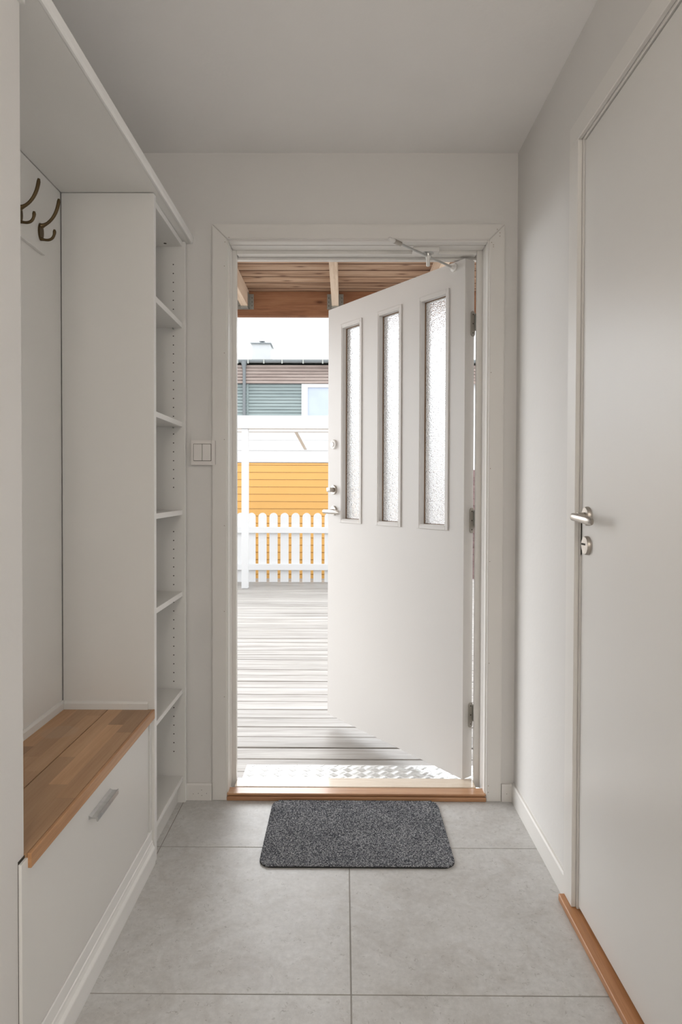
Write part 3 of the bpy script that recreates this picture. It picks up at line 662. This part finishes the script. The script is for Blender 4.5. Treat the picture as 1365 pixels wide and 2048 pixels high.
# ------------------------------------------------------------------ outdoors: ground, decking, plate
gr = tag(obj('ground', box(-30, 30, 0.16, 45, -0.45, -0.30), 'ground', centre=False), 'pale ground beyond the decking', 'ground', kind='structure')
dk = thing('decking', (0, 3.0, -0.04), 'weathered grey timber decking running from the front door to the picket fence', 'decking', kind='structure')
DP, ZD = 0.1287, -0.030
y = 0.192; i = 0
while y < 6.15:
    gap = 0.0045 if i not in (2, 12) else 0.011
    w = DP - gap
    bm = bmesh.new(); N = 14; xa, xb = -3.2 + random.uniform(-.01, .01), 3.2
    dz = random.uniform(-0.0015, 0.0015); ring0 = None
    wob = [random.uniform(-0.0013, 0.0013) for _ in range(N + 1)]; wob2 = [random.uniform(-0.0013, 0.0013) for _ in range(N + 1)]
    for k in range(N + 1):
        x = xa + (xb - xa) * k / N
        pr = [(y + wob[k], ZD - 0.026), (y + w + wob2[k], ZD - 0.026), (y + w + wob2[k], ZD - 0.003 + dz), (y + w - 0.003 + wob2[k], ZD + dz), (y + 0.003 + wob[k], ZD + dz), (y + wob[k], ZD - 0.003 + dz)]
        rg = [bm.verts.new((x, a, b)) for a, b in pr]
        if ring0:
            for j in range(6): bm.faces.new((ring0[j], ring0[(j + 1) % 6], rg[(j + 1) % 6], rg[j]))
        else: bm.faces.new(rg[::-1])
        ring0 = rg
    bm.faces.new(ring0); bmesh.ops.recalc_face_normals(bm, faces=bm.faces[:])
    obj('deck_board', bm, 'deck', dk)
    y += DP; i += 1
for x in [-3 + 0.6 * k for k in range(11)]:
    obj('bearer', box(x - 0.024, x + 0.024, 0.19, 6.14, -0.17, ZD - 0.0262), 'header', dk)
cp = thing('checker_plate', (0.1, 0.24, -0.02), 'aluminium checker plate step just outside the sill', 'step plate')
PX0, PX1, PY0, PY1, PZ = -0.412, 0.62, 0.131, 0.345, -0.012
obj('sheet', box(PX0, PX1, PY0, PY1, -0.0265, PZ, bev=0.001), 'plate', cp)
bm = bmesh.new(); px_, py_ = 0.058, 0.048
for a in range(int((PX1 - PX0) / px_) + 1):
    for b in range(int((PY1 - PY0) / py_) + 1):
        for s in (1, -1):
            cx, cy = PX0 + 0.024 + a * px_ + (0.029 if s < 0 else 0), PY0 + 0.020 + b * py_ + (0.024 if s < 0 else 0)
            for k in (-2, -1, 0, 1, 2):
                L, w_ = 0.0150, 0.0013
                u = Vector((math.cos(s * math.radians(42)), math.sin(s * math.radians(42)), 0)); v_ = Vector((-u.y, u.x, 0))
                c = Vector((cx, cy, 0)) + v_ * k * 0.0066
                base = [c + u * L, c + v_ * w_ * 1.5, c - u * L, c - v_ * w_ * 1.5]; topv = [c + u * L * 0.8, c + v_ * w_ * 0.7, c - u * L * 0.8, c - v_ * w_ * 0.7]
                if min(q_.y for q_ in base) < PY0 or max(q_.y for q_ in base) > PY1 or min(q_.x for q_ in base) < PX0 or max(q_.x for q_ in base) > PX1: continue
                A = [bm.verts.new((q_.x, q_.y, PZ - 0.0001)) for q_ in base]; B = [bm.verts.new((q_.x, q_.y, PZ + 0.0018)) for q_ in topv]
                for j in range(4): bm.faces.new((A[j], A[(j + 1) % 4], B[(j + 1) % 4], B[j]))
                bm.faces.new(B)
bmesh.ops.recalc_face_normals(bm, faces=bm.faces[:])
obj('raised_bars', bm, 'plate', cp, kind='stuff')

# ------------------------------------------------------------------ porch roof
pr_ = thing('porch_roof', (0, 1.1, 2.33), 'timber porch roof of brown boards, joists and a header beam over the door', 'porch roof')
y = 0.160; k = 0
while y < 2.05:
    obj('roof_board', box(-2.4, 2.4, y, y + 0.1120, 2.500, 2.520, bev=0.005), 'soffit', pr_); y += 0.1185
bm = bmesh.new(); y = 0.160 + 0.1120
while y < 2.05: bx(bm, -2.4, 2.4, y + 0.0002, y + 0.0063, 2.5065, 2.5195); y += 0.1185
obj('joint_shade_strip', bm, 'roof', pr_, kind='stuff')  # dark strips standing in for the shade inside the board joints
obj('roofing', box(-2.5, 2.5, 0.152, 2.09, 2.5215, 2.545), 'roof', pr_)
obj('header_beam', box(-2.4, 2.4, 1.990, 2.038, 2.332, 2.4985, bev=0.002), 'header', pr_)
for xc in (-1.880, -1.275, -0.669, -0.0635, 0.542, 1.148, 1.754):
    obj('joist', box(xc - 0.0225, xc + 0.0225, 0.178, 1.986, 2.384, 2.4985, bev=0.0015), 'joist', pr_)
    bm = bmesh.new()
    for s in (-1, 1):
        a, b = sorted((xc + s * 0.0245, xc + s * 0.055)); bx(bm, a, b, 1.9870, 1.9895, 2.376, 2.478)
        a, b = sorted((xc + s * 0.0228, xc + s * 0.0248)); bx(bm, a, b, 1.93, 1.9895, 2.376, 2.478)
    bx(bm, xc - 0.0248, xc + 0.0248, 1.93, 1.9895, 2.3755, 2.3830)
    hg = obj('joist_hanger', bm, 'galv', pr_)
    bm = bmesh.new()
    for s in (-1, 1):
        for z in (2.40, 2.425, 2.452): lathe(bm, (xc + s * 0.044, 1.9868, z), (0, -1, 0), [(0, 0.003), (0.0008, 0.003)], 8)
    obj('nail_hole', bm, 'dark', hg, kind='stuff')

# ------------------------------------------------------------------ picket fence, pergola, sheds
def ypos(Yc): return Yc + CAM_Y
FY = ypos(8.30)
pf = thing('picket_fence', (-0.6, FY, -0.03), 'white picket fence with rounded tops in front of the yellow wall', 'fence')
def picket_mesh():
    bm = bmesh.new(); w = 0.052; pts = [(-w, 0.0), (w, 0.0), (w, 0.833)] + [(w * math.cos(a), 0.833 + w * math.sin(a)) for a in [math.radians(15 * j) for j in range(1, 12)]] + [(-w, 0.833)]
    prism(bm, pts, 1, -0.010, 0.010)
    me = bpy.data.meshes.new('picket'); bm.to_mesh(me); bm.free(); me.materials.append(M['outwhite']); return me
pm = picket_mesh()
for n in range(-12, 12):
    o = bpy.data.objects.new('picket', pm); COL.objects.link(o); o.parent = pf
    o.location = Vector((-1.044 + 0.1411 * n, FY + 0.012, -0.028)) - pf.location
for z0, z1 in ((0.601, 0.677), (0.128, 0.207)): obj('rail', box(-2.85, 0.60, FY - 0.036, FY, z0, z1, bev=0.003), 'outwhite', pf)
pg = thing('pergola', (-0.5, 5.5, -0.03), 'white painted pergola with a post and a broad front beam by the fence', 'pergola')
PY = ypos(7.75)
obj('post', box(-1.225, -1.147, PY, PY + 0.078, -0.029, 1.879, bev=0.003), 'outwhite', pg)
obj('post', box(0.05, 0.128, PY, PY + 0.078, -0.029, 1.879, bev=0.003), 'outwhite', pg)
obj('front_beam', box(-2.9, 0.20, PY - 0.02, PY + 0.10, 1.880, 2.035, bev=0.004), 'outwhite', pg)
obj('back_beam', box(-2.9, 0.20, PY + 0.30, PY + 0.40, 1.870, 1.93, bev=0.004), 'outwhite', pg)
bm = bmesh.new(); tube(bm, [(-0.612, ypos(8.2), 1.905), (-0.560, ypos(9.42), 1.750)], 0.030, 4); obj('rafter', bm, 'outwhite', pg)

SY_ = ypos(9.50)
sh = thing('yellow_outbuilding', (0, SY_ + 1.2, -0.3), 'yellow boarded outbuilding with wide white boards above', 'building')
obj('core', box(-4.0, 0.12, SY_ + 0.022, SY_ + 2.4, -0.30, 2.06), 'outwhite', sh)
z = -0.19; pitch = 0.1064; k = 0
while z < 1.52:
    z1 = min(z + pitch, 1.545)
    bm = bmesh.new(); prism(bm, [(SY_ + 0.0215, z), (SY_ + 0.002, z + 0.0), (SY_ + 0.000, z + 0.003), (SY_ + 0.008, z1 - 0.004), (SY_ + 0.0215, z1 - 0.002)], 0, -4.0, 0.12)
    obj('yellow_board', bm, 'yellow', sh); z += pitch
for z0, z1, pr in ((1.552, 1.671, -0.012), (1.672, 1.722, 0.0), (1.723, 1.870, -0.008), (1.871, 2.06, -0.010)):
    obj('white_board', box(-4.02, 0.14, SY_ + pr, SY_ + 0.0215, z0, z1, bev=0.003), 'outwhite', sh)
obj('foundation', box(-3.98, 0.10, SY_ + 0.01, SY_ + 0.0215, -0.30, -0.192), 'dark', sh)
rf = thing('board_fence', (2.2, ypos(9.9), -0.3), 'dark red-brown board fence glimpsed in the gap beside the hinges', 'fence')
z = 0.07; k = 0
while z < 1.44:
    obj('fence_board', box(1.86, 3.6, ypos(9.9), ypos(9.9) + 0.02, z, z + 0.098, bev=0.002), 'redfence', rf); z += 0.106
for x in (1.90, 2.7, 3.5): obj('fence_post', box(x, x + 0.09, ypos(9.9) + 0.021, ypos(9.9) + 0.11, -0.30, 1.46), 'redfence', rf)

# ------------------------------------------------------------------ green house behind
HYc = 20.0; HY0 = ypos(HYc)
def hz(y_px): return CAM_Z + (977 - y_px) / 1300.457 * HYc
def hx(x_px): return (x_px - 689) / 1300.457 * HYc
gh = thing('green_house', (0, HY0 + 4, -0.3), 'grey-green boarded house with a brown band, gutter and white window far behind', 'house')
obj('core', box(-9, 9, HY0 + 0.12, HY0 + 7, -0.30, hz(731)), 'outwhite', gh)
wl = hx(603.5)
def clad(z0, z1, n, x0, x1, yy, mat, name):
    bm = bmesh.new(); h = (z1 - z0) / n
    for i in range(n):
        a = z0 + i * h
        prism(bm, [(yy + 0.04, a), (yy - 0.006, a + 0.002), (yy + 0.006, a + h - 0.012), (yy + 0.04, a + h - 0.010)], 0, x0, x1)
    return obj(name, bm, mat, gh, kind='stuff')
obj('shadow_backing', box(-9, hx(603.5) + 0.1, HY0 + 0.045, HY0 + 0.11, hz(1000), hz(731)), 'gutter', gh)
clad(hz(768), hz(731), 6, -9, 9, HY0 - 0.08, 'browncl', 'brown_cladding')
clad(hz(832 + 140), hz(768.6), 32, -9, wl, HY0, 'greencl', 'green_cladding')
obj('corner_board', box(hx(493.5), hx(497.5), HY0 - 0.03, HY0 + 0.03, hz(960), hz(768.6)), 'greencl', gh)
bm = bmesh.new()
for a, b, c, d in ((wl, wl + 0.19, 2.6, hz(768.6)), (wl + 2.41, wl + 2.6, 2.6, hz(768.6)), (wl + 0.19, wl + 2.41, hz(775.5), hz(768.6)), (wl + 0.19, wl + 2.41, 2.6, 2.75)): bx(bm, a, b, HY0 - 0.05, HY0 + 0.04, c, d)
wf = obj('window', bm, 'outwhite', gh)
obj('pane', box(wl + 0.19, wl + 2.41, HY0 + 0.0, HY0 + 0.02, 2.75, hz(775.5)), 'winglass', wf)
bm = bmesh.new(); r = 0.085
prism(bm, [(HY0 - 0.17 + r * math.cos(a), hz(724.5) + 0.02 + r * math.sin(a)) for a in [math.pi + i * math.pi / 8 for i in range(9)]], 0, -9, 9)
gt = obj('gutter', bm, 'gutter', gh)
bm = bmesh.new()
for xp in (478.5, 499, 530, 566, 607.5, 646, 684, 722): bx(bm, hx(xp) - 0.02, hx(xp) + 0.02, HY0 - 0.27, HY0 - 0.24, hz(731), hz(723))
obj('gutter_bracket', bm, 'galv', gt, kind='stuff')
obj('roof_edge', box(-9.1, 9.1, HY0 - 0.22, HY0 + 7, hz(724), hz(722)), 'galv', gh)
bm = bmesh.new(); tube(bm, [(hx(490), HY0 - 0.17, hz(726)), (hx(490), HY0 - 0.17, hz(735)), (hx(490), HY0 - 0.12, hz(742)), (hx(490), HY0 - 0.12, hz(1000))], [0.10, 0.065, 0.05, 0.05], 14)
obj('downpipe', bm, 'gutter', gh, smooth=True)
bm = bmesh.new(); bx(bm, hx(494.5), hx(533), HY0 + 1.0, HY0 + 1.7, hz(724), 5.72 + 0.10); chm = obj('chimney', bm, 'render', gh)
bm = bmesh.new(); cz = 5.82; bx(bm, hx(492) , hx(536), HY0 + 0.93, HY0 + 1.77, cz, cz + 0.03); bx(bm, hx(497), hx(530), HY0 + 1.05, HY0 + 1.65, cz - 0.001, cz + 0.05)
tube(bm, [(hx(514), HY0 + 1.3, cz + 0.03), (hx(514), HY0 + 1.3, cz + 0.13)], 0.05, 10); bx(bm, hx(508), hx(520), HY0 + 1.2, HY0 + 1.4, cz + 0.13, cz + 0.15)
obj('chimney_cap', bm, 'gutter', chm)
